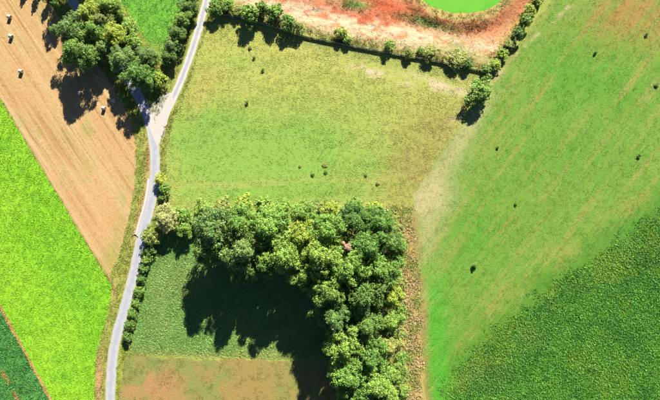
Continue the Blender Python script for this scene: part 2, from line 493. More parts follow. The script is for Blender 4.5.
def grid_pts(poly, step, seed, margin):
    rng = np.random.default_rng(seed)
    xs = [p[0] for p in poly]; ys = [p[1] for p in poly]
    res = []
    for st, near in ((step, True), (step * 5, False)):
        gx, gy = np.meshgrid(np.arange(min(xs), max(xs), st), np.arange(min(ys), max(ys), st))
        gx = gx.ravel() + rng.uniform(-.3, .3, gx.size) * st; gy = gy.ravel() + rng.uniform(-.3, .3, gy.size) * st
        inn = (np.abs(gx) < 142) & (np.abs(gy) < 90)
        keep = (inn if near else ~inn) & inside(gx, gy, poly)
        gx, gy = gx[keep], gy[keep]
        k2 = seg_dist(gx, gy, list(poly) + [poly[0]]) > margin
        res.append(np.stack([gx[k2], gy[k2]], 1))
    return np.concatenate(res)

def fill(poly, step, seed, margin=0.6):
    ip = grid_pts(poly, step, seed, margin)
    pts = [Vector((float(p[0]), float(p[1]))) for p in poly] + [Vector((float(p[0]), float(p[1]))) for p in ip]
    n = len(poly)
    v, e, f, *_ = geometry.delaunay_2d_cdt(pts, [], [list(range(n))], 1, 1e-4)
    return np.array([(p.x, p.y) for p in v]), np.array([t for t in f if len(t) == 3], np.int32)

def px_of(xy): return xy[:, 0] / S + 330, 200 - xy[:, 1] / S

def sheet(name, poly_px, z, cfun, mat, step=1.6, jit=0.35, seed=1, hfun=None, label=None):
    poly = resample([P(*p) for p in poly_px], 1.2, jit, seed)
    xy, f = fill([tuple(p) for p in poly], step, seed)
    px, py = px_of(xy)
    zz = np.full(len(xy), z) + (hfun(xy[:, 0], xy[:, 1]) if hfun else 0)
    me = np_mesh(name, np.column_stack([xy, zz]), f, cfun(px, py))
    if hfun: me.shade_smooth()
    o = link(name, me, mat)
    tag(o, label, None, None, 'structure')
    return o

M = {}
M['meadow'] = ground_mat('meadow_grass', 0.16, 1.6, 0.12, fine=6.0)
M['pasture'] = ground_mat('mown_grass', 0.14, 1.8, 0.12, fine=6.0, rows=[(50, 1.5, 0.12, A(228, 218, 150), 0.56, 0.74, 0.55), (50, 0.8, 0.03, A(92, 160, 44), 0.55, 0.7, 0.4)])
M['soil'] = ground_mat('tilled_soil', 0.14, 1.4, 0.15, fine=6.0)
M['stubble'] = ground_mat('stubble_rows', 0.10, 1.2, 0.10, fine=7.0, rows=[(-57, 1.3, 0.03, A(190, 140, 84), 0.5, 0.66, 0.75), (-57, 0.55, 0.015, A(252, 226, 172), 0.5, 0.68, 0.65), (-57, 0.9, 0.05, A(184, 178, 92), 0.62, 0.75, 0.45)])
M['crop'] = ground_mat('crop_floor', 0.2, 1.6, 0.2)
M['bank'] = ground_mat('eroded_soil', 0.35, 0.8, 0.2, fine=3.0)

def g_h(x, y):
    inb = inside(x, y, BANKW)
    return np.where(inb, bank_h(x, y) - 0.8 * sstep(0.5, 3.0, bank_edge(x, y)), 0.0)

def make_ground():
    big = [(-2500, -2500), (2500, -2500), (2500, 2500), (-2500, 2500)]
    rng = np.random.default_rng(5)
    gx, gy = np.meshgrid(np.arange(-150, 150, 1.8), np.arange(-98, 98, 1.8)); a = np.stack([gx.ravel(), gy.ravel()], 1) + rng.uniform(-.5, .5, (gx.size, 2))
    gx, gy = np.meshgrid(np.arange(-330, 331, 12.0), np.arange(-300, 301, 12.0)); b = np.stack([gx.ravel(), gy.ravel()], 1)
    b = b[(np.abs(b[:, 0]) > 156) | (np.abs(b[:, 1]) > 104)]
    gx, gy = np.meshgrid(np.linspace(-2500, 2500, 14), np.linspace(-2500, 2500, 14)); c = np.stack([gx.ravel(), gy.ravel()], 1)
    c = c[(np.abs(c[:, 0]) > 400) | (np.abs(c[:, 1]) > 400)]
    e = np.array(resample(BANKW, 1.5, 0, 3))
    xy = np.concatenate([a, b, c, e])
    v, ed, f, *_ = geometry.delaunay_2d_cdt([Vector((float(p[0]), float(p[1]))) for p in xy], [], [], 0, 1e-4)
    xy = np.array([(p.x, p.y) for p in v])
    px, py = px_of(xy)
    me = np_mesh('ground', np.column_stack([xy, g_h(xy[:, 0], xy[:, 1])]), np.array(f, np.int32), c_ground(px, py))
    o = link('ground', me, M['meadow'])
    tag(o, 'rough grassy verges and strips of soil between the fields', None, None, 'structure')

make_ground()
sheet('stubble_field', FIELDS['stubble_field'], 0.010, c_stubble, M['stubble'], 1.1, 0.25, 11, label='harvested tan stubble field with faint diagonal rows')
sheet('bright_crop_field', FIELDS['bright_crop_field'], 0.012, c_lime, M['crop'], 1.6, 0.2, 12, label='bright lime green crop field left of the road')
sheet('dark_crop_field', FIELDS['dark_crop_field'], 0.012, c_dark, M['crop'], 1.6, 0.3, 13, label='darker green crop field in the lower left corner')
sheet('meadow', FIELDS['meadow'], 0.014, c_meadow, M['meadow'], 1.2, 0.5, 14, label='tussocky olive green meadow between the lane and the fence')
sheet('pasture', FIELDS['pasture'], 0.016, c_pasture, M['pasture'], 1.1, 0.8, 15, label='mown green field with pale diagonal streaks')
sheet('leafy_crop_field', FIELDS['leafy_crop_field'], 0.024, c_leafy_floor, M['crop'], 1.4, 1.3, 16, label='dense dark green leafy crop in the lower right')
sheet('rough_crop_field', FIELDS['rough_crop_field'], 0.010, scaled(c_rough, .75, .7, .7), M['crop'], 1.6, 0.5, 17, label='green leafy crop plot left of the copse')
sheet('bare_field', FIELDS['bare_field'], 0.014, c_bare, M['soil'], 1.4, 1.0, 18, label='brownish thinly grown field at the bottom')
sheet('small_green_field', FIELDS['small_green_field'], 0.012, c_small, M['crop'], 1.4, 0.3, 19, label='small bright green field between the trees and the lane hedge')
sheet('red_bank', FIELDS['red_bank'], 0.010, c_bank, M['bank'], 0.8, 0.3, 20, hfun=bank_h, label='eroded red and sandy bank round the green pond')

# pond: water thick with green algae
def make_pond():
    n = 72
    vs = [(*P(POND[0], POND[1]), 0)]
    for i in range(n):
        a = 2 * math.pi * i / n
        k = 1.2 + 0.02 * math.sin(3 * a) + 0.015 * math.sin(7 * a + 1)
        x, y = P(POND[0] + POND[2] * k * math.cos(a), POND[1] + POND[3] * k * math.sin(a)); vs.append((x, y, 0))
    vs = [(x, y, -1.6) for x, y, z in vs]
    f = [(0, i + 2 if i + 2 <= n else 1, i + 1) for i in range(n)]
    f = [(0, 1 + (i + 1) % n, 1 + i) for i in range(n)]
    me = np_mesh('pond', vs, [(a, c, b) for a, b, c in f])
    m, nt, b = new_mat('algae_water')
    n1 = noise(nt, 0.25, 4); n2 = noise(nt, 3.0, 3)
    cr = nd(nt, 'ShaderNodeValToRGB')
    cr.color_ramp.elements[0].position = 0.3; cr.color_ramp.elements[0].color = (*A(112, 214, 42), 1)
    cr.color_ramp.elements[1].position = 0.7; cr.color_ramp.elements[1].color = (*A(136, 226, 52), 1)
    nt.links.new(n1.outputs[0], cr.inputs[0]); nt.links.new(cr.outputs[0], b.inputs['Base Color'])
    b.inputs['Roughness'].default_value = 0.25
    bp = nd(nt, 'ShaderNodeBump'); bp.inputs['Distance'].default_value = 0.01
    nt.links.new(n2.outputs[0], bp.inputs['Height']); nt.links.new(bp.outputs[0], b.inputs['Normal'])
    tag(link('pond', me, m), 'bright green pond covered in algae at the top edge', None, None, 'structure')
make_pond()

# ------------------------------------------------------------------ roads
def strip(name, line_px, w, z, mat, w_fun=None, label=None, off=0.0, jit=0.0, lanes=7):
    p = np.array([P(*q) for q in line_px])
    # even resampling at 1 m
    seg = np.hypot(*np.diff(p, axis=0).T); s = np.concatenate([[0], np.cumsum(seg)])
    t = np.arange(0, s[-1], 1.0); p = np.column_stack([np.interp(t, s, p[:, 0]), np.interp(t, s, p[:, 1])])
    d = np.gradient(p, axis=0); d /= np.hypot(d[:, 0], d[:, 1])[:, None]
    nrm = np.column_stack([-d[:, 1], d[:, 0]])
    vs = []; tint = []
    for i in range(len(p)):
        ww = w_fun(t[i]) if w_fun else w
        jl = (vnoise(t[i], 0.0, 1.7, 3) - .5) * jit; jr = (vnoise(t[i], 50.0, 1.7, 4) - .5) * jit
        for j in range(lanes):
            u = -1 + 2 * j / (lanes - 1)
            o = off + u * ww / 2 + (jl if j == 0 else jr if j == lanes - 1 else 0)
            vs.append((p[i, 0] + nrm[i, 0] * o, p[i, 1] + nrm[i, 1] * o, z + (0.03 * (1 - u * u) if lanes > 3 else 0)))
            tint.append((u * 0.5 + 0.5, t[i] / 100.0, 0))
    f = []
    for i in range(len(p) - 1):
        for j in range(lanes - 1):
            a = i * lanes + j
            f.append((a, a + lanes, a + lanes + 1, a + 1))
    f = [(q[3], q[2], q[1], q[0]) if True else q for q in f]
    me = np_mesh(name, vs, f, np.array(tint))
    # make sure it faces up
    if me.polygons[0].normal.z < 0: me.flip_normals()
    o = link(name, me, mat)
    tag(o, label, None, None, 'structure')
    return o

def road_mat(name, c, track, edge, bump=0.02):
    m, nt, b = new_mat(name)
    at = nd(nt, 'ShaderNodeAttribute', attribute_name='tint')
    sp = nd(nt, 'ShaderNodeSeparateColor'); nt.links.new(at.outputs['Color'], sp.inputs[0])
    u = mathn(nt, 'ABSOLUTE', mathn(nt, 'SUBTRACT', sp.outputs[0], 0.5), 0)      # 0 centre .. 0.5 edge
    n1 = noise(nt, 0.5, 5, 0.7); n2 = noise(nt, 6.0, 4, 0.7)
    w = mathn(nt, 'ADD', u, mathn(nt, 'MULTIPLY', mathn(nt, 'SUBTRACT', n1.outputs[0], 0.5), 0.12))
    r = nd(nt, 'ShaderNodeValToRGB')
    e = r.color_ramp.elements
    e[0].position = 0.0; e[0].color = (*track, 1)
    e[1].position = 0.47; e[1].color = (*edge, 1)
    for pos, cc in ((0.14, track), (0.24, c), (0.40, c)):
        x = e.new(pos); x.color = (*cc, 1)
    nt.links.new(w, r.inputs[0])
    f = mathn(nt, 'MULTIPLY', mrange(nt, n1.outputs[0], 0.25, 0.75, 0.86, 1.14), mrange(nt, n2.outputs[0], 0.25, 0.75, 0.9, 1.1))
    mx = nd(nt, 'ShaderNodeVectorMath', operation='SCALE')
    nt.links.new(r.outputs[0], mx.inputs[0]); nt.links.new(f, mx.inputs['Scale'])
    nt.links.new(mx.outputs[0], b.inputs['Base Color'])
    b.inputs['Roughness'].default_value = 0.85; b.inputs['Specular IOR Level'].default_value = 0.3
    bp = nd(nt, 'ShaderNodeBump'); bp.inputs['Distance'].default_value = bump
    nt.links.new(n2.outputs[0], bp.inputs['Height']); nt.links.new(bp.outputs[0], b.inputs['Normal'])
    return m

M['asphalt'] = road_mat('worn_asphalt', A(222, 222, 226), A(210, 211, 217), A(226, 218, 204))
M['lane'] = road_mat('pale_lane', A(244, 240, 234), A(208, 208, 212), A(236, 228, 208))
M['apron'] = plain_mat('pale_gravel', A(244, 234, 222), 0.9, 0.14, 1.2, 0.03)
M['paint'] = plain_mat('road_paint', A(240, 240, 245), 0.6, 0.15, 4.0, 0.005)
M['concrete'] = plain_mat('concrete', A(250, 244, 240), 0.85, 0.15, 2.0, 0.02)

strip('road', ROADS, 3.9, 0.030, M['asphalt'], jit=0.35, label='narrow grey asphalt road curving down the left side')
strip('lane', LANES, 3.0, 0.026, M['lane'], w_fun=lambda t: 3.0 + 3.2 * math.exp(-(t / 8.0) ** 2), jit=0.4, label='pale side lane running up from the road junction')
ap = resample([P(*q) for q in [(149, 128), (146, 117), (147, 110), (152, 104), (160, 97), (166, 92), (172, 93), (174, 102), (168, 115), (163, 128), (160, 142), (157, 146)]], 0.8, 0.25, 33)
xy, f = fill([tuple(q) for q in ap], 1.0, 33)
o = link('junction_apron', np_mesh('junction_apron', np.column_stack([xy, np.full(len(xy), 0.066)]), f), M['apron'])
tag(o, 'pale gravel apron where the lane joins the road', None, None, 'structure')

i0 = int(np.argmin(np.hypot(ROADS[:, 0] - 122, ROADS[:, 1] - 69))); i1 = int(np.argmin(np.hypot(ROADS[:, 0] - 155, ROADS[:, 1] - 160)))
strip('road_edge_line', ROADS[i1:i0 + 1], 0.16, 0.048, M['paint'], off=1.62, label='thin white line along the left road edge', lanes=2)

# ------------------------------------------------------------------ low plants: one mass per field
def leaf_arrays(bx, by, bz, az, el, L, W, droop, colr):
    """one four-cornered leaf per entry"""
    n = len(bx)
    ce, se = np.cos(el), np.sin(el)
    dx, dy, dz = np.cos(az) * ce, np.sin(az) * ce, se
    sx, sy = -np.sin(az), np.cos(az)
    v = np.empty((n, 4, 3), np.float32)
    v[:, 0] = np.column_stack([bx, by, bz])
    m = np.column_stack([bx + dx * L * .55, by + dy * L * .55, bz + dz * L * .6])
    v[:, 1] = m + np.column_stack([sx * W / 2, sy * W / 2, 0 * W])
    v[:, 2] = np.column_stack([bx + dx * L, by + dy * L, bz + dz * L * (1 - droop)])
    v[:, 3] = m - np.column_stack([sx * W / 2, sy * W / 2, 0 * W])
    f = np.arange(n * 4, dtype=np.int32).reshape(n, 4)
    return v.reshape(-1, 3), f, np.repeat(colr, 4, 0)

ROADW = [P(*p) for p in ROADS[::2]]; LANEW = [P(*p) for p in LANES[::2]]

def scatter(name, poly_px, density, k, L, W, el, cfun, mat, label, cat, seed, prob=None, gain=1.0, hfun=None, spread=0.12, keep_off=0.0, droop=0.25, var=0.25, ext=(141, 88)):
    rng = np.random.default_rng(seed)
    poly = [P(*p) for p in poly_px]
    x0 = max(min(p[0] for p in poly), -ext[0]); x1 = min(max(p[0] for p in poly), ext[0])
    y0 = max(min(p[1] for p in poly), -ext[1]); y1 = min(max(p[1] for p in poly), ext[1])
    n = int((x1 - x0) * (y1 - y0) * density)
    x = rng.uniform(x0, x1, n); y = rng.uniform(y0, y1, n)
    ok = inside(x, y, poly)
    x, y = x[ok], y[ok]
    px, py = x / S + 330, 200 - y / S
    pr = np.ones(len(x)) if prob is None else prob(px, py)
    ok = rng.uniform(0, 1, len(x)) < pr
    if keep_off:
        ok &= (seg_dist(x, y, ROADW) > keep_off) & (seg_dist(x, y, LANEW) > keep_off - 0.1)
    x, y = x[ok], y[ok]
    n = len(x)
    sz = rng.uniform(0.65, 1.35, n)
    x = np.repeat(x, k); y = np.repeat(y, k); sz = np.repeat(sz, k)
    tv = np.repeat(rng.uniform(1 - var * .6, 1 + var * .6, n), k)
    N = n * k
    az = rng.uniform(0, 2 * np.pi, N)
    r = rng.uniform(0, spread, N) * sz
    bx, by = x + np.cos(az) * r, y + np.sin(az) * r
    px, py = bx / S + 330, 200 - by / S
    c = cfun(px, py) * gain * (tv * rng.uniform(1 - var, 1 + var, N))[:, None]
    bz = np.full(N, 0.005) + (hfun(bx, by) if hfun else 0)
    v, f, cc = leaf_arrays(bx, by, bz, az, rng.uniform(R(el[0]), R(el[1]), N), L * sz * rng.uniform(.7, 1.3, N), W * sz * rng.uniform(.7, 1.3, N), droop, c)
    me = np_mesh(name, v, f, np.clip(cc, 0, 0.9))
    return tag(link(name, me, mat), label, cat, None, 'stuff')

M['blade'] = leaf_mat('grass_blades', 0.3, 0.6, 0.12)
M['crop_leaf'] = leaf_mat('crop_leaves', 0.3, 0.55, 0.2)
FR = FIELDS
def p_meadow(px, py):
    return np.clip((0.35 - .25 * blob(px, py, 260, 165, 110, 40)) + 0.65 * sstep(0.42, 0.7, fbm(px * .45, py * 1.4, 6, 4, 201)) * (1 - 0.9 * blob(px, py, 240, 165, 80, 40)) - 0.8 * blob(px, py, 415, 80, 50, 7, 12), 0.04, 1)
scatter('meadow_grass', FR['meadow'], 5.0, 7, 0.36, 0.13, (4, 40), c_meadow, M['blade'], 'tussocky grass of the meadow beside the lane', 'grass', 301, p_meadow, 1.5, keep_off=2.1, spread=.22, var=.16)
scatter('pasture_grass', FR['pasture'], 4.0, 5, 0.28, 0.09, (5, 42), c_pasture, M['blade'], 'short grass of the mown streaky field', 'grass', 302, lambda a, b: 0.25 + 0.8 * sstep(.4, .65, fbm(a, b, 5, 3, 203)), 1.45, spread=.2, var=.2)
scatter('bright_crop', FR['bright_crop_field'], 7.0, 5, 0.34, 0.16, (10, 55), c_lime, M['crop_leaf'], 'bright lime green crop plants left of the road', 'crop', 303, lambda a, b: 0.4 + 0.6 * sstep(.35, .6, fbm(a, b, 4, 3, 205)), 1.25, spread=.2)
LEAFX = [(820, 108), (660, 202), (610, 236), (560, 268), (515, 303), (468, 343), (440, 378), (434, 414), (434, 520), (820, 520)]
def p_leafy(px, py):
    e = seg_dist(px, py, [(820, 114), (660, 210), (610, 244), (560, 277), (515, 312), (470, 352), (446, 387), (440, 414), (440, 520)])
    ins = inside(px, py, FIELDS['leafy_crop_field'])
    n = fbm(px, py, 7, 4, 208)
    d = np.where(ins, e, -e) + (n - .5) * 26
    return sstep(-6, 14, d) * (0.6 + 0.4 * sstep(.3, .55, fbm(px, py, 4.5, 3, 207)))
scatter('leafy_crop', LEAFX, 5.0, 9, 0.46, 0.22, (5, 60), c_leafy, M['crop_leaf'], 'dense dark green leafy crop plants in the lower right field', 'crop', 304, p_leafy, 1.25, spread=.4, var=.32)
scatter('dark_crop', FR['dark_crop_field'], 5.0, 7, 0.5, 0.2, (10, 55), c_dark, M['crop_leaf'], 'dark green crop plants in the lower left corner', 'crop', 305, lambda a, b: 0.3 + 0.7 * sstep(.35, .6, fbm(a, b, 4, 3, 209)), 1.25, spread=.25)
scatter('rough_crop', FR['rough_crop_field'], 5.5, 8, 0.40, 0.17, (5, 58), c_rough, M['crop_leaf'], 'green leafy plants in the plot left of the copse', 'crop', 306, lambda a, b: 0.45 + 0.55 * sstep(.35, .6, fbm(a, b, 4, 3, 211)), 1.3, spread=.4)
scatter('small_field_crop', FR['small_green_field'], 5.0, 6, 0.32, 0.12, (10, 60), c_small, M['crop_leaf'], 'green crop of the small field beside the lane hedge', 'crop', 307, lambda a, b: 0.3 + 0.7 * sstep(.35, .6, fbm(a, b, 5, 3, 213)), 1.25, spread=.2)
scatter('bare_field_weeds', FR['bare_field'], 5.0, 6, 0.26, 0.10, (8, 50), scaled(c_bare, 1.1, 1.25, 1.1), M['blade'], 'thin low weeds on the brownish bottom field', 'weeds', 308, lambda a, b: sstep(.45, .7, fbm(a, b, 7, 3, 215)), 1.2, spread=.2)
def p_bank(px, py):
    fy = np.interp(px, [212, 240, 262, 300, 350, 400, 440, 493], [9, 13, 20, 31, 44, 53, 60, 71])
    s3 = seg_dist(px, py, [(492, 70), (520, 30), (545, -6), (610, -95)])
    return np.clip(np.exp(-((fy - py) / 7) ** 2) + np.exp(-(s3 / 8) ** 2) + 0.8 * np.exp(-((pond_d(px, py) - 6) / 6) ** 2) * sstep(-1, 2, pond_d(px, py)) + blob(px, py, 354, 4, 16, 5, 8) + blob(px, py, 432, 22, 30, 6, 12) + .9 * blob(px, py, 476, 26, 18, 6, -12), 0.03, 1) * sstep(0.25, 0.6, fbm(px, py, 5, 3, 217)) * (pond_d(px, py) > 0.5)
scatter('bank_grass', FR['red_bank'], 6.0, 6, 0.5, 0.11, (15, 70), c_bank, M['blade'], 'dry and green grass tufts on the red bank by the fence', 'grass', 309, p_bank, 1.2, hfun=bank_h, spread=.25)
def p_fw(px, py):
    fy = np.interp(px, [212, 240, 262, 300, 350, 400, 440, 493], [12, 16, 22, 34, 47, 56, 63, 74])
    up = fy - py
    return np.exp(-((up - 3) / 3.5) ** 2) * sstep(.42, .66, fbm(px, py, 8, 3, 241))
scatter('fence_weeds', FR['red_bank'], 3.5, 9, 1.25, 0.13, (35, 82), lambda a, b: mix(A(150, 170, 76), A(206, 196, 120), fbm(a, b, 9, 3, 243)) * 1.3, M['blade'], 'tall stalks of weeds growing behind the board fence', 'weeds', 313, p_fw, 1.1, hfun=bank_h, spread=.35)
def c_dry(px, py):
    n = fbm(px, py, 5, 4, 231)
    return mix(mix(A(222, 186, 126), A(246, 220, 164), n), A(166, 184, 90), sstep(.42, .65, fbm(px, py, 11, 3, 233)) * .85)
def p_dry(px, py):
    mid_ = np.interp(py, [210, 250, 300, 350, 400, 430], [401, 407, 410, 411, 413, 414])
    return sstep(13, 4, np.abs(px - mid_) + (fbm(px, py, 9, 4, 235) - .5) * 16) * (0.25 + 0.75 * sstep(.35, .6, fbm(px, py, 5, 3, 219)))
scatter('dry_weeds', [(380, 206), (432, 206), (438, 430), (385, 430)], 5.0, 9, 0.72, 0.15, (8, 62), scaled(c_dry, 1.25, 1.3, 1.2), M['blade'], 'strip of tall dry brown weeds along the copse', 'weeds', 310, p_dry, 1.2, spread=.4)
def p_verge(px, py):
    x, y = P(px, py)
    infield = np.zeros(np.shape(px), bool)
    for nm, pl in FIELDS.items(): infield |= inside(px, py, pl)
    infield |= inside(px, py, [(190, 215), (400, 215), (430, 420), (330, 420)])
    rd = seg_dist(x, y, ROADW)
    infield |= (rd < 3.15) & (py > 172) & (py < 240) & (px < 152)
    return (~infield) * (0.3 + 0.7 * sstep(.35, .6, fbm(px, py, 5, 3, 221))) * np.clip(1 - 0.8 * blob(px, py, 99, 378, 4, 26, 4) - .7 * blob(px, py, 144, 205, 3.5, 34, 18), 0, 1)
scatter('verge_grass', [(-5, -15), (240, -15), (240, 20), (175, 140), (170, 260), (130, 420), (-5, 420)], 7.0, 6, 0.42, 0.1, (15, 70), c_ground, M['blade'], 'rough grass on the verges of the road and lane', 'grass', 311, p_verge, 1.25, keep_off=2.25, spread=.2)
def c_str(px, py): return c_stubble(px, py) * 1.08
def p_str(px, py):
    c, s = math.cos(R(57)), math.sin(R(57))
    v = -px * s + py * c
    return sstep(0.45, 0.6, vnoise(v * 0.0, v, 1.5, 223)) * .8 + .1
scatter('stubble_straw', FR['stubble_field'], 4.0, 3, 0.22, 0.06, (5, 50), c_str, M['blade'], 'cut straw rows of the tan stubble field', 'straw', 312, p_str, 1.1, spread=.15)

# ------------------------------------------------------------------ trees and shrubs
def sphere_dirs(rng, n):
    v = rng.normal(size=(n, 3)); return v / np.linalg.norm(v, axis=1)[:, None]

def oriented_leaves(pos, nrm, rng, size, colr):
    n = len(pos)
    t = np.cross(nrm, sphere_dirs(rng, n)); t /= np.linalg.norm(t, axis=1)[:, None] + 1e-9
    b = np.cross(nrm, t)
    L = (size * rng.uniform(.7, 1.35, n))[:, None]; W = L * rng.uniform(.45, .75, n)[:, None]
    v = np.empty((n, 4, 3), np.float32)
    v[:, 0] = pos - t * L * .5; v[:, 1] = pos + b * W * .5 + nrm * L * .08
    v[:, 2] = pos + t * L * .5; v[:, 3] = pos - b * W * .5 + nrm * L * .08
    return v.reshape(-1, 3), np.arange(n * 4, dtype=np.int32).reshape(n, 4), np.repeat(colr, 4, 0)

def crown_mesh(name, seed, Rr, H, base, nlobe, nclump, nleaf, leaf, lobe_r=0.45, clump_r=0.13, flat=0.8):
    """leaves on clumps on lobes; returns mesh and lobe centres for the limbs"""
    rng = np.random.default_rng(seed)
    V, F, C = [], [], []; nv = 0
    zc = base + (H - base) * 0.42
    lobes = [np.array([0, 0, H - Rr * lobe_r * flat * 1.05])]
    for i in range(nlobe):
        a = 2 * math.pi * (i + rng.uniform(-.3, .3)) / nlobe
        rr = Rr * rng.uniform(.38, .78)
        lobes.append(np.array([math.cos(a) * rr, math.sin(a) * rr, zc + (H - base) * rng.uniform(-.16, .22)]))
    for i in range(max(2, nlobe // 2)):
        a = rng.uniform(0, 2 * math.pi); rr = Rr * rng.uniform(.1, .35)
        lobes.append(np.array([math.cos(a) * rr, math.sin(a) * rr, zc + (H - base) * rng.uniform(.1, .3)]))
    for lc in lobes:
        lr = Rr * lobe_r * rng.uniform(.75, 1.12)
        ltint = rng.uniform(.88, 1.12)
        d = sphere_dirs(rng, nclump); d[:, 2] = np.where(d[:, 2] < -.45, -d[:, 2], d[:, 2])
        for dd in d:
            cc = lc + dd * lr * np.array([1, 1, flat]) * rng.uniform(.62, 1.0)
            if cc[2] < base * .55: continue
            cr = Rr * clump_r * rng.uniform(.7, 1.4)
            n = int(nleaf * rng.uniform(.8, 1.2))
            ld = sphere_dirs(rng, n); ld[:, 2] = np.abs(ld[:, 2]) * np.where(rng.uniform(0, 1, n) < .75, 1, -1)
            pos = cc + ld * cr * rng.uniform(.55, 1.05, n)[:, None] * np.array([1, 1, .8])
            nr = ld * .8 + np.array([0, 0, .5]) + rng.normal(0, .45, (n, 3)); nr /= np.linalg.norm(nr, axis=1)[:, None]
            ct = ltint * rng.uniform(.72, 1.25)
            w = rng.uniform(.72, 1.28, n) * ct
            yel = rng.uniform(-.08, .14) + rng.uniform(-.05, .05, n)
            colr = np.column_stack([w * (1 + yel), w, w * (1 - yel)])
            v, f, c = oriented_leaves(pos, nr, rng, leaf, colr)
            V.append(v); F.append(f + nv); C.append(c); nv += len(v)
    return np_mesh(name, np.concatenate(V), np.concatenate(F), np.clip(np.concatenate(C), 0, 2)), lobes

def tube(V, F, pts, radii, n=7):
    base = len(V)
    pts = [Vector(p) for p in pts]
    for i, p in enumerate(pts):
        d = (pts[min(i + 1, len(pts) - 1)] - pts[max(i - 1, 0)]).normalized()
        a = d.orthogonal().normalized(); b = d.cross(a)
        for j in range(n):
            t = 2 * math.pi * j / n
            V.append(tuple(p + (a * math.cos(t) + b * math.sin(t)) * radii[i]))
    for i in range(len(pts) - 1):
        for j in range(n):
            F.append((base + i * n + j, base + i * n + (j + 1) % n, base + (i + 1) * n + (j + 1) % n, base + (i + 1) * n + j))

def trunk_mesh(name, seed, lobes, H, base, r, stems=1):
    rng = random.Random(seed); V, F = [], []
    for s_ in range(stems):
        ox, oy = (rng.uniform(-.3, .3), rng.uniform(-.3, .3)) if stems > 1 else (0, 0)
        top = Vector((ox * 2 + rng.uniform(-.3, .3), oy * 2 + rng.uniform(-.3, .3), H * .78))
        pts = [(ox, oy, -0.15), (ox, oy, .3), (ox * 1.3 + rng.uniform(-.1, .1), oy * 1.3, base), tuple(top * .7 + Vector((ox, oy, 0)) * .3), tuple(top)]
        tube(V, F, pts, [r * 1.5, r * 1.1, r * .85, r * .5, r * .15])
    for lc in lobes:
        z0 = base * rng.uniform(.7, 1.2)
        s0 = Vector((0, 0, z0)); e = Vector(lc)
        mid = s0.lerp(e, .5) + Vector((0, 0, -.08 * H))
        tube(V, F, [tuple(s0), tuple(mid), tuple(e)], [r * .45, r * .3, r * .08], 5)
    me = np_mesh(name, V, F); me.shade_smooth()
    return me

M['bark'] = plain_mat('bark', (0.10, 0.075, 0.05), 0.9, 0.35, 4.0, 0.05)
def leafy(name, c, tr=0.3, spec=0.2): return leaf_mat(name, tr, 0.5, spec, tuple(c))
LEAF = {
 'dark':   leafy('dark_green_leaves', (0.098, 0.178, 0.034)),
 'mid':    leafy('mid_green_leaves', (0.124, 0.222, 0.038)),
 'light':  leafy('light_green_leaves', (0.148, 0.258, 0.042)),
 'yellow': leafy('yellow_green_leaves', (0.228, 0.304, 0.040)),
 'grey':   leafy('grey_green_leaves', (0.116, 0.196, 0.048)),
 'olive':  leafy('olive_leaves', (0.205, 0.245, 0.060)),
 'pale':   leafy('pale_cream_leaves', (0.320, 0.335, 0.120)),
 'dead':   leafy('withered_leaves', (0.380, 0.290, 0.190), .2, .1),
}

TREES = []
for i in range(6):      # broadleaf trees, 8 m crown radius, 16 m tall
    cm, lb = crown_mesh('tree_crown_mesh', 500 + i, 8.0, 16.0, 2.4, 11 + i % 3, 42, 30, 0.40, 0.34, 0.092)
    TREES.append((cm, trunk_mesh('tree_trunk_mesh', 600 + i, lb, 16.0, 2.4, 0.38), 8.0, 16.0))
SHRUBS = []
for i in range(5):      # shrubs, 3 m crown radius, 4 m tall
    cm, lb = crown_mesh('shrub_foliage_mesh', 700 + i, 3.0, 4.2, 0.5, 6 + i % 3, 14, 26, 0.34, 0.42, 0.16)
    SHRUBS.append((cm, trunk_mesh('shrub_stem_mesh', 800 + i, lb, 4.2, 0.5, 0.09, 3), 3.0, 4.2))
SLIM = []
for i in range(2):      # slender young trees
    cm, lb = crown_mesh('slim_crown_mesh', 720 + i, 2.0, 9.0, 1.6, 5, 18, 26, 0.40, 0.5, 0.2, 1.5)
    SLIM.append((cm, trunk_mesh('slim_trunk_mesh', 820 + i, lb, 9.0, 1.6, 0.12), 2.0, 9.0))
count = [0]
def plant(kind, px, py, r_px, h, leaf, label, group=None, sx=1.0, rz=None):
    """kind: tree or shrub; px, py, r_px: crown as it shows in the photograph; h: metres"""
    src = {'tree': TREES, 'shrub': SHRUBS, 'slim': SLIM}[kind]
    i = count[0]; count[0] += 1
    cm, tm, r0, h0 = src[(i * 5 + i // 3) % len(src)]
    if kind == 'tree': h *= 1.35 if group == 'trees of the copse' else 1.18; r_px *= 1.12
    if kind == 'shrub' and h > 1.9: h *= 1.15; r_px *= 1.12
    x, y = P(px, py, h * 0.62)
    k = r_px * S / r0
    z = 0.0
    if inside(np.array([x]), np.array([y]), BANKW)[0]: z = float(bank_h(np.array([x]), np.array([y]))[0])
    rng = random.Random(i * 13 + 1)
    root = empty('shrub' if kind == 'shrub' else 'tree', (x, y, z), rng.uniform(0, 6.28) if rz is None else rz, (k * sx, k / sx ** .5, h / h0))
    c = link('foliage' if kind == 'shrub' else 'crown', cm, None, root)
    if len(cm.materials) == 0: cm.materials.append(LEAF['mid'])
    c.material_slots[0].link = 'OBJECT'; c.material_slots[0].material = LEAF[leaf]
    link('stem' if kind == 'shrub' else 'trunk', tm, M['bark'], root)
    tag(root, label, 'shrub' if kind == 'shrub' else 'tree', group)
    return root

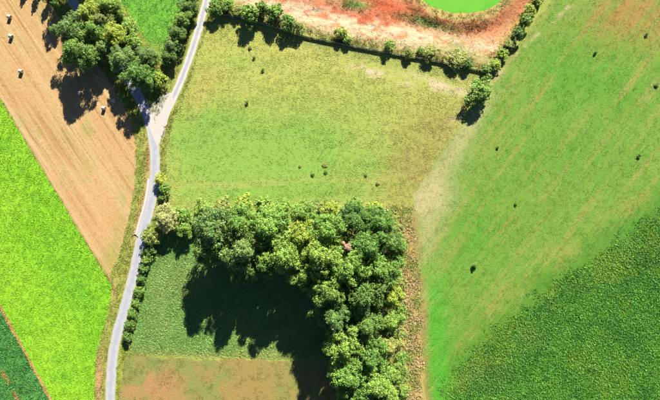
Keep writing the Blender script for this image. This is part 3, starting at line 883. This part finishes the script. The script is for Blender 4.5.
# --- the copse in the middle (crown centre in the photograph, radius, height, leaf)
G = 'trees of the copse'
for a in [
 (216, 232, 21, 18, 'grey', 'grey-green tree at the left end of the copse, casting the leftmost long shadow'),
 (209, 250, 14, 15, 'dark', 'small dark tree at the lower left corner of the copse'),
 (239, 222, 17, 16, 'mid', 'mid green tree in the copse\'s upper row, second from its left end'),
 (246, 248, 20, 17.5, 'grey', 'grey-green tree on the copse\'s shaded lower edge, second from left'),
 (270, 227, 21, 17, 'light', 'large light green tree in the left half of the copse'),
 (283, 254, 20, 18, 'light', 'light green tree on the lower edge of the copse\'s left wing, above the deepest shadow'),
 (264, 264, 14, 14.5, 'dark', 'low dark tree at the bottom rim of the copse\'s left wing'),
 (302, 236, 17, 15, 'yellow', 'bright yellow-green tree in the middle of the copse\'s upper half'),
 (302, 214, 13, 11, 'light', 'light green tree at the upper edge of the copse above the yellow-green one'),
 (318, 255, 20, 18, 'light', 'light green tree at the inner corner where the copse turns downwards'),
 (305, 274, 15, 14, 'mid', 'mid green tree at the inner corner of the copse, half in shade'),
 (328, 230, 18, 16, 'light', 'light green tree right of the bright yellow-green one in the copse'),
 (352, 219, 17, 12, 'dark', 'dark green tree at the top edge of the copse beside a deep gap'),
 (378, 222, 16, 12, 'mid', 'mid green tree at the upper right corner of the copse'),
 (390, 243, 15, 12, 'dark', 'dark tree on the right edge of the copse near its upper corner'),
 (369, 247, 17, 16, 'mid', 'mid green tree right of the withered pinkish tree in the copse'),
 (346, 268, 20, 18, 'light', 'light green tree just below the withered pinkish tree in the copse'),
 (380, 271, 18, 15, 'mid', 'mid green tree on the right side of the copse, level with its inner corner'),
 (331, 291, 18, 17, 'mid', 'tree on the left edge of the copse\'s lower arm, uppermost of that edge'),
 (362, 296, 20, 17, 'dark', 'dark green tree in the centre of the copse\'s lower arm'),
 (391, 296, 13, 10, 'yellow', 'small yellowish tree on the right edge of the copse beside the dry weeds'),
 (334, 317, 17, 17, 'grey', 'grey-green tree on the left edge of the copse\'s lower arm, second down'),
 (366, 324, 17, 15, 'dark', 'dark tree in the lower arm of the copse beside the pale olive one'),
 (391, 322, 13, 10, 'light', 'small light green tree by the dry weeds, below the small yellowish one'),
 (388, 346, 14, 10, 'olive', 'pale olive tree on the lower right edge of the copse'),
 (346, 345, 19, 17, 'light', 'light green tree on the left edge of the copse\'s lower arm, third down'),
 (369, 356, 17, 16, 'mid', 'mid green tree in the lower arm of the copse left of the pale olive one'),
 (347, 374, 19, 18, 'light', 'light green tree on the left edge of the copse near the picture\'s bottom'),
 (376, 384, 19, 16, 'light', 'light green tree on the right of the copse near the picture\'s bottom'),
 (396, 376, 11, 8, 'mid', 'small green tree beside the dry weeds near the picture\'s bottom'),
 (354, 404, 19, 18, 'mid', 'tree cut by the bottom edge of the picture, left one of two'),
 (386, 408, 17, 15, 'mid', 'tree cut by the bottom edge of the picture, right one of two'),
]:
    plant('tree', *a, group=G)
plant('tree', 347, 246, 5.5, 16.5, 'dead', 'withered pinkish brown tree in the middle of the copse')

G = 'bushes along the upper edge of the copse'
for a in [
 (204, 210, 9, 4.5, 'light', 'light green bush at the upper left corner of the copse'),
 (222, 207, 9, 4.5, 'olive', 'olive bush on the copse\'s upper edge, second from left'),
 (243, 204, 9, 4.5, 'yellow', 'yellowish bush on the copse\'s upper edge, third from left'),
 (264, 205, 9, 5.5, 'light', 'light bush on the copse\'s upper edge, fourth from left'),
 (284, 207, 8, 4.5, 'light', 'light bush on the copse\'s upper edge, fifth from left'),
 (313, 207, 8, 3.5, 'olive', 'low olive bush on the copse\'s upper edge below the rutted grass'),
 (332, 209, 9, 4, 'yellow', 'yellow-green bush on the copse\'s upper edge, third from right'),
 (354, 206, 8, 4, 'light', 'light green bush on the copse\'s upper edge, second from right'),
 (376, 210, 9, 4.5, 'yellow', 'yellow-green bush at the right end of the copse\'s upper edge'),
]:
    plant('shrub', *a, group=G)

G = 'bushes along the right edge of the copse'
for a in [
 (396, 228, 7, 4, 'olive', 'olive bush at the upper right corner of the copse'),
 (402, 246, 6, 3.5, 'light', 'light bush on the right edge of the copse below its corner'),
 (398, 262, 7, 4, 'mid', 'green bush on the right edge of the copse, third from the top'),
 (400, 283, 7, 4, 'olive', 'olive bush by the dry weeds above the small yellowish tree'),
 (400, 308, 6, 3.5, 'light', 'light bush by the dry weeds below the small yellowish tree'),
 (399, 334, 7, 4, 'olive', 'olive bush by the dry weeds above the pale olive tree'),
 (401, 360, 7, 4, 'light', 'light bush by the dry weeds below the pale olive tree'),
 (402, 392, 7, 4, 'mid', 'green bush by the dry weeds nearest the bottom edge'),
]:
    plant('shrub', *a, group=G)

# --- trees over the road in the upper left
G = 'trees over the road in the upper left'
for a in [
 ('tree', 70, 30, 16, 12, 'grey', 'grey-green tree overhanging the stubble field, left of the yellow trees'),
 ('tree', 78, 50, 17, 12.5, 'mid', 'green tree whose broad shadow falls on a hay bale'),
 ('tree', 88, 14, 12, 10, 'yellow', 'yellow-leaved tree at the top beside the dark gap of road'),
 ('tree', 95, 30, 12, 10, 'light', 'light green tree hiding the road between the yellow-leaved tree and the shading one'),
 ('tree', 101, 21, 11, 9, 'olive', 'olive tree among the yellow-leaved ones over the road'),
 ('tree', 108, 6, 12, 9, 'light', 'light green tree at the top edge right of the yellow-leaved tree'),
 ('tree', 113, 33, 11, 9, 'yellow', 'yellow-leaved tree in the middle of the roadside clump'),
 ('tree', 104, 48, 12, 8, 'grey', 'grey tree right of the one shading a hay bale'),
 ('tree', 122, 60, 15, 9.5, 'grey', 'large grey-green tree covering the road above the junction'),
 ('tree', 137, 74, 15, 11, 'mid', 'rounded green tree at the lower end of the roadside clump by the junction'),
 ('tree', 146, 57, 11, 8, 'grey', 'small grey-green tree at the lower right of the clump near the small green field'),
 ('shrub', 126, 26, 10, 4, 'light', 'light green bush between the roadside clump and the small green field'),
 ('shrub', 118, 18, 9, 4, 'olive', 'olive bush at the upper right edge of the roadside clump'),
 ('shrub', 133, 42, 9, 4, 'light', 'light green bush on the field edge, second below the olive one'),
 ('shrub', 157, 78, 8, 4, 'yellow', 'yellowish bush at the tip of the clump above the junction'),
 ('shrub', 152, 70, 7, 4, 'light', 'light bush beside the yellowish one above the junction'),
 ('tree', 76, -44, 14, 12, 'mid', 'tree beyond the top edge whose shadow darkens the strip of road'),
 ('tree', 62, -30, 11, 10, 'mid', 'tree just beyond the top edge above the dark strip of road'),
 ('tree', 52, -3, 9, 9, 'mid', 'green tree at the top edge left of the dark strip of road'),
]:
    plant(*a, group=G)
G = 'young trees beyond the top edge'
for px_, py_, h, lab in ((35, -22, 7, 'slender young tree above the picture, casting the middle narrow shadow on the stubble'), (46, -21, 8.5, 'slender young tree just above the picture, casting the right and longest narrow shadow'), (23, -24, 6, 'slender young tree just above the picture, casting the left and shortest narrow shadow')):
    plant('slim', px_, py_, 3.6, h, 'mid', lab, G)

# --- hedge along the lane
G = 'trees of the lane hedge'
for a in [
 (192, -6, 8, 5, 'dark', 'dark hedge tree at the top edge left of the lane'),
 (187, 7, 9, 5, 'dark', 'dark hedge tree by the lane, second from the top'),
 (182, 19, 9, 5.5, 'mid', 'green hedge tree by the lane, third from the top'),
 (176, 32, 9, 5.5, 'dark', 'dark hedge tree by the lane, third from its lower end'),
 (171, 45, 9, 5, 'grey', 'grey-green hedge tree by the lane, second from its lower end'),
 (168, 57, 8, 4.5, 'dark', 'dark hedge tree at the lower end of the lane hedge'),
]:
    plant('tree', *a, group=G)

# --- bushes by the fence
G = 'bushes along the board fence'
for a in [
 (216, 8, 8, 4, 'mid', 'green bush at the lane end of the board fence'),
 (227, 4, 7, 3.5, 'light', 'light bush near the top edge between lane and board fence'),
 (238, 10, 6, 2.5, 'olive', 'olive bush near the lane end of the board fence'),
 (250, 13, 9, 5.5, 'light', 'tall light bush casting the widest shadow of the board fence row'),
 (262, 8, 7, 4, 'mid', 'green bush just behind the tallest fence bush'),
 (274, 12, 9, 5, 'light', 'round light green bush, second tall one along the board fence'),
 (289, 22, 8, 4.5, 'light', 'light bush, third tall one along the board fence'),
 (299, 27, 6, 3.5, 'olive', 'olive bush at the right end of the dense fence bushes'),
 (341, 33, 6, 3, 'yellow', 'yellowish bush alone behind the middle of the board fence'),
 (348, 40, 4.5, 2.2, 'light', 'small green bush touching the fence next to the yellowish one'),
 (389, 45, 5.5, 3, 'light', 'small bright green bush at the fence between bare sandy patches'),
 (409, 53, 5, 2.4, 'olive', 'olive bush at the fence right of the small bright green one'),
 (421, 50, 4, 1.8, 'light', 'tiny green bush between the olive and the brownish bush'),
 (431, 53, 8, 3.0, 'olive', 'brownish olive bush behind the fence with a dark shadow'),
 (456, 58, 10, 2.8, 'olive', 'wide low olive bush with the blackest shadow at the fence'),
 (468, 64, 5.5, 2.6, 'dark', 'small dark bush at the fence near its corner'),
 (487, 69, 5, 2.0, 'light', 'low light green bush in the corner of the two fences'),
]:
    plant('shrub', *a, group=G)
plant('shrub', 481, 92, 12, 5.4, 'light', 'large round light green bush standing alone by the fence corner', sx=1.12, rz=0.9)

G = 'bushes along the post fence'
for a in [
 (496, 64, 6, 2.2, 'yellow', 'yellowish bush by the post fence next to the fence corner'),
 (503, 54, 6, 2.4, 'yellow', 'yellowish bush by the post fence, second from the corner'),
 (510, 44, 5, 2.0, 'olive', 'olive bush by the post fence, third from the corner'),
 (518, 33, 6, 3.4, 'dark', 'dark bush in the middle of the post fence'),
 (526, 20, 6, 3.2, 'mid', 'green bush by the post fence above the dark one'),
 (531, 9, 6, 2.4, 'yellow', 'bright yellow bush by the post fence near the top edge'),
 (537, -1, 6, 2.6, 'yellow', 'yellow bush by the post fence at the top edge'),
]:
    plant('shrub', *a, group=G)

# --- bushes by the road
G = 'bushes by the road'
for a in [
 (160, 180, 6, 3.0, 'yellow', 'yellowish bush overhanging the road\'s right edge, uppermost of its row'),
 (164, 189, 5.5, 3.5, 'mid', 'green bush right below the yellowish roadside bush'),
 (163, 198, 5, 3.0, 'dark', 'dark bush shading the road above the pale tree'),
 (150, 236, 9, 5, 'olive', 'olive bush at the road left of the pale tree'),
 (181, 216, 10, 5, 'light', 'light bush between the pale tree and the copse'),
 (184, 229, 8, 5.5, 'light', 'bush below the light one, with its own long dark shadow'),
 (195, 222, 8, 4, 'mid', 'green bush touching the left end of the copse'),
 (148, 250, 6, 3.2, 'dark', 'dark hedge bush at the upper end of the road hedge'),
 (146, 259, 5.5, 2.8, 'mid', 'green hedge bush, second from the upper end of the road hedge'),
 (143, 269, 5.5, 2.8, 'dark', 'dark hedge bush, third from the upper end of the road hedge'),
 (141, 280, 5.5, 2.8, 'dark', 'dark hedge bush, fourth from the upper end of the road hedge'),
 (138, 291, 5.5, 2.8, 'mid', 'green hedge bush in the middle of the road hedge'),
 (135, 303, 5, 2.4, 'light', 'light hedge bush, fourth from the lower end of the road hedge'),
 (132, 314, 5.5, 2.8, 'mid', 'green hedge bush, third from the lower end of the road hedge'),
 (130, 325, 5.5, 2.8, 'dark', 'dark hedge bush, second from the lower end of the road hedge'),
 (127, 337, 5, 2.6, 'dark', 'dark hedge bush at the lower end of the road hedge'),
]:
    plant('shrub', *a, group=G)
plant('tree', 167, 219, 13, 7, 'pale', 'pale cream-leaved tree at the road left of the copse')

# --- single weeds in the fields
for a in [
 (250, 47, 1.9, 0.8, 'olive', 'small weed clump in the meadow, uppermost of four below the fence bushes'),
 (254, 57, 1.9, 0.9, 'olive', 'small weed clump in the meadow, second down below the fence bushes'),
 (263, 69, 2.0, 1.0, 'light', 'small weed clump in the meadow, rightmost of four below the fence bushes'),
 (247, 102, 2.0, 1.1, 'mid', 'dark weed clump alone in the left meadow, lowest of four'),
 (313, 174, 2.0, 0.7, 'light', 'pale weed clump in the lower meadow'),
 (326, 172, 2.0, 0.6, 'mid', 'low weed clump in the lower meadow right of the pale one'),
 (366, 175, 1.8, 0.6, 'olive', 'tiny olive weed clump in the right part of the meadow'),
 (378, 183, 2.4, 0.6, 'olive', 'low olive weed clump in the meadow above the copse\'s right corner'),
 (317, 200.5, 2.6, 0.6, 'mid', 'leftmost of three low weed clumps on the rutted grass above the copse'),
 (327, 201.5, 3.0, 0.5, 'olive', 'middle of three low weed clumps on the rutted grass above the copse'),
 (338, 201, 2.6, 0.5, 'olive', 'rightmost of three low weed clumps on the rutted grass above the copse'),
 (325, 164.5, 3.0, 0.5, 'olive', 'wide low olive tussock in the middle of the lower meadow'),
 (300, 166, 1.6, 0.5, 'olive', 'tiny tussock left of the wide low olive one in the meadow'),
 (475, 265, 3.0, 1.7, 'light', 'round weed bush with a black shadow alone in the mown field'),
 (498, 147, 1.6, 0.8, 'mid', 'small weed in the mown field nearest the big round bush'),
 (516, 204, 1.7, 0.7, 'mid', 'small weed in the middle of the mown field'),
 (640, 155, 2.2, 1.1, 'light', 'pale weed clump at the right edge of the mown field'),
 (596, 52, 1.9, 1.0, 'mid', 'dark weed in the upper part of the mown field'),
 (647, 34, 1.8, 0.9, 'mid', 'dark weed on the brownish patch in the upper right corner'),
 (657, 85, 2.6, 0.7, 'dark', 'dark flat weed at the right picture edge'),
]:
    plant('shrub', *a, group='single weeds in the fields')

# ------------------------------------------------------------------ hay bales
def make_bale_meshes():
    n = 28; r = 0.74; w = 1.3
    rng = random.Random(4)
    V, F = [], []
    prof = [(-w / 2, r * .93), (-w / 2 + .06, r), (-w * .25, r * 1.015), (0, r), (w * .25, r * 1.015), (w / 2 - .06, r), (w / 2, r * .93)]
    for x, rr in prof:
        for j in range(n):
            t = 2 * math.pi * j / n
            k = rr * (1 + rng.uniform(-.012, .012))
            z = math.sin(t) * k
            V.append((x + rng.uniform(-.01, .01), math.cos(t) * k, max(z, -r * .93)))
    for i in range(len(prof) - 1):
        for j in range(n):
            F.append((i * n + j, i * n + (j + 1) % n, (i + 1) * n + (j + 1) % n, (i + 1) * n + j))
    roll = np_mesh('bale_roll_mesh', V, F); roll.shade_smooth()
    ends = []
    for sgn in (-1, 1):       # coiled ends: rings stepping in and out
        V, F = [], []
        rings = [(r * .925, 0.0), (r * .8, .03), (r * .72, .0), (r * .58, .035), (r * .5, .005), (r * .36, .035), (r * .28, .0), (r * .12, .03), (0.01, .03)]
        for rr, dx in rings:
            for j in range(n):
                t = 2 * math.pi * j / n
                V.append((sgn * (w / 2 - .004 + dx), math.cos(t) * rr, max(math.sin(t) * rr, -r * .925)))
        for i in range(len(rings) - 1):
            for j in range(n):
                q = (i * n + j, i * n + (j + 1) % n, (i + 1) * n + (j + 1) % n, (i + 1) * n + j)
                F.append(q if sgn > 0 else q[::-1])
        ends.append(np_mesh('bale_end_mesh', V, F))
    return roll, ends, r * .93
roll, ends, bz_ = make_bale_meshes()
M['wrap'] = plain_mat('bale_net', A(250, 240, 214), 0.7, 0.12, 5.0, 0.03)
M['straw'] = plain_mat('straw_end', A(226, 196, 130), 0.95, 0.3, 9.0, 0.06)
for px_, py_, rz, lab in [
 (9, 16.5, 15, 'pale round hay bale on the stubble, nearest the upper left corner'),
 (10.5, 36, 20, 'pale round hay bale on the stubble, second down by the left edge'),
 (20.5, 71, 10, 'pale round hay bale on the stubble, lowest of three near the left edge'),
 (79.5, 93, 25, 'round hay bale lying in the broad shadow of a tree'),
 (114, 100.5, 5, 'round hay bale at the edge of the tree shadow near the road'),
 (103.5, 108, 12, 'sunlit round hay bale on the stubble nearest the road junction'),
]:
    x, y = P(px_, py_, .8)
    b = empty('hay_bale', (x, y, bz_ + .01), R(-rz))
    link('roll', roll, M['wrap'], b)
    for e in ends: link('end_face', e, M['straw'], b)
    tag(b, lab, 'hay bale', 'round hay bales on the stubble field')

# ------------------------------------------------------------------ fences
def box_mesh(name, sx, sy, sz, bev=0.0):
    V = [(x * sx / 2, y * sy / 2, z * sz) for z in (0, 1) for y in (-1, 1) for x in (-1, 1)]
    if bev:       # weathered, slightly narrowed top
        V = [(x * (1 - bev * (z > 0)), y * (1 - bev * (z > 0)), z) for x, y, z in V]
    return np_mesh(name, V, [(0, 2, 3, 1), (4, 5, 7, 6), (0, 1, 5, 4), (2, 6, 7, 3), (0, 4, 6, 2), (1, 3, 7, 5)])
M['wood'] = plain_mat('weathered_boards', (0.20, 0.19, 0.175), 0.85, 0.35, 3.0, 0.01)
M['post'] = plain_mat('old_posts', (0.12, 0.10, 0.08), 0.9, 0.3, 5.0, 0.01)
post_m = box_mesh('fence_post_mesh', 0.14, 0.14, 1.35, 0.12)
def bay_points(line, step):
    p = np.array([P(*q) for q in line]); seg = np.hypot(*np.diff(p, axis=0).T); s = np.concatenate([[0], np.cumsum(seg)])
    n = int(round(s[-1] / step)); t = np.linspace(0, s[-1], n + 1)
    return np.column_stack([np.interp(t, s, p[:, 0]), np.interp(t, s, p[:, 1])])
def fence(name, line, step, label, boards, thick, mat, zs):
    pts = bay_points(line, step)
    root = empty(name, (pts[0][0], pts[0][1], 0))
    L = float(np.mean(np.hypot(*np.diff(pts, axis=0).T)))
    bm_ = box_mesh(name + '_board_mesh', L - 0.02, thick, boards)
    rng = random.Random(9)
    for i, p in enumerate(pts):
        o = link('post', post_m, M['post'], root); o.location = (p[0] - pts[0][0], p[1] - pts[0][1], -.1)
        o.rotation_euler = (rng.uniform(-.03, .03), rng.uniform(-.03, .03), rng.uniform(0, .4))
        if i + 1 < len(pts):
            q = pts[i + 1]; a = math.atan2(q[1] - p[1], q[0] - p[0])
            for z in zs:
                o = link('board' if boards > .1 else 'rail', bm_, mat, root)
                o.location = ((p[0] + q[0]) / 2 - pts[0][0] + math.sin(a) * .1, (p[1] + q[1]) / 2 - pts[0][1] - math.cos(a) * .1, z + rng.uniform(-.015, .015))
                o.rotation_euler = (0, rng.uniform(-.006, .006), a)
                o.scale = (float(np.hypot(*(q - p))) / L, 1, 1)
    tag(root, label, 'fence')
fence('board_fence', [(217, 14), (240, 17), (262, 23.5), (303, 36), (350, 46), (400, 55), (440, 62), (491, 73)], 2.8, 'long low grey board fence between the meadow and the red bank', 0.30, 0.05, M['wood'], (0.08, 0.40, 0.72))
capm = None
fence('post_fence', [(492.5, 72), (518, 35), (545, -4), (575, -46)], 3.0, 'thin post and rail fence running from the corner to the top edge', 0.09, 0.05, M['post'], (0.45, 0.95))

# ------------------------------------------------------------------ drain along the road
i0 = int(np.argmin(np.hypot(ROADS[:, 0] - 142, ROADS[:, 1] - 235))); i1 = int(np.argmin(np.hypot(ROADS[:, 0] - 154.5, ROADS[:, 1] - 178)))
def make_gutter():
    p = np.array([P(*q) for q in ROADS[i0:i1 + 1]])
    seg = np.hypot(*np.diff(p, axis=0).T); s = np.concatenate([[0], np.cumsum(seg)]); t = np.arange(0, s[-1], 1.0)
    p = np.column_stack([np.interp(t, s, p[:, 0]), np.interp(t, s, p[:, 1])])
    d = np.gradient(p, axis=0); d /= np.hypot(d[:, 0], d[:, 1])[:, None]; nr = np.column_stack([-d[:, 1], d[:, 0]])
    prof = [(2.02, 0.0), (2.02, .07), (2.14, .07), (2.24, .035), (2.52, .035), (2.62, .08), (2.8, .08), (2.8, 0.0)]
    V = [(p[i, 0] + nr[i, 0] * o, p[i, 1] + nr[i, 1] * o, z) for i in range(len(p)) for o, z in prof]
    k = len(prof); F = [(i * k + j, (i + 1) * k + j, (i + 1) * k + j + 1, i * k + j + 1) for i in range(len(p) - 1) for j in range(k - 1)]
    me = np_mesh('gutter_mesh', V, [f[::-1] for f in F])
    if me.polygons[len(prof) // 2].normal.z < 0: me.flip_normals()
    tag(link('road_gutter', me, M['concrete']), 'pale concrete gutter along the left side of the road', 'gutter')
    e = p[0] + nr[0] * 2.5
    root = empty('drain_outlet', (e[0], e[1], 0), math.atan2(d[0, 1], d[0, 0]))
    wall = box_mesh('outlet_wall_mesh', 0.25, 1.0, 0.35, .04); wing = box_mesh('outlet_wing_mesh', 1.0, 0.2, 0.30, .04)
    o = link('headwall', wall, M['concrete'], root); o.location = (-0.3, 0.05, 0)
    for sgn in (-1, 1):
        o = link('wing_wall', wing, M['concrete'], root); o.location = (-.72, .05 + sgn * .86, 0); o.rotation_euler = (0, 0, -sgn * .75)
    tag(root, 'small white concrete drain outlet at the lower end of the roadside gutter', 'drain')
make_gutter()

# marker posts at the junction, post by the copse
M['white'] = plain_mat('white_paint', (0.78, 0.78, 0.76), 0.6, 0.08, 5, .002)
mk = box_mesh('marker_post_mesh', 0.16, 0.16, 0.95, .1); mc = box_mesh('marker_cap_mesh', 0.20, 0.20, 0.10, .3)
M['darkband'] = plain_mat('dark_band', (0.03, 0.03, 0.035), 0.6, 0.1, 5, .002)
for px_, py_, lab in [(184.5, 95, 'small white marker post on the lane verge, upper of two'), (181, 105.5, 'small white marker post on the lane verge, lower of two')]:
    x, y = P(px_, py_)
    r_ = empty('marker_post', (x, y, -.05), .4)
    link('shaft', mk, M['white'], r_); o = link('cap', mc, M['darkband'], r_); o.location = (0, 0, .94)
    tag(r_, lab, 'marker post', 'marker posts on the lane verge')
x, y = P(387, 210)
r_ = empty('boundary_post', (x, y, -.05), .2)
link('shaft', box_mesh('boundary_post_mesh', 0.3, 0.3, 1.1, .15), M['post'], r_)
o = link('cap', box_mesh('boundary_cap_mesh', 0.36, 0.36, .12, .3), M['white'], r_); o.location = (0, 0, 1.09)
tag(r_, 'short dark post with a pale top at the upper right corner of the copse', 'post')
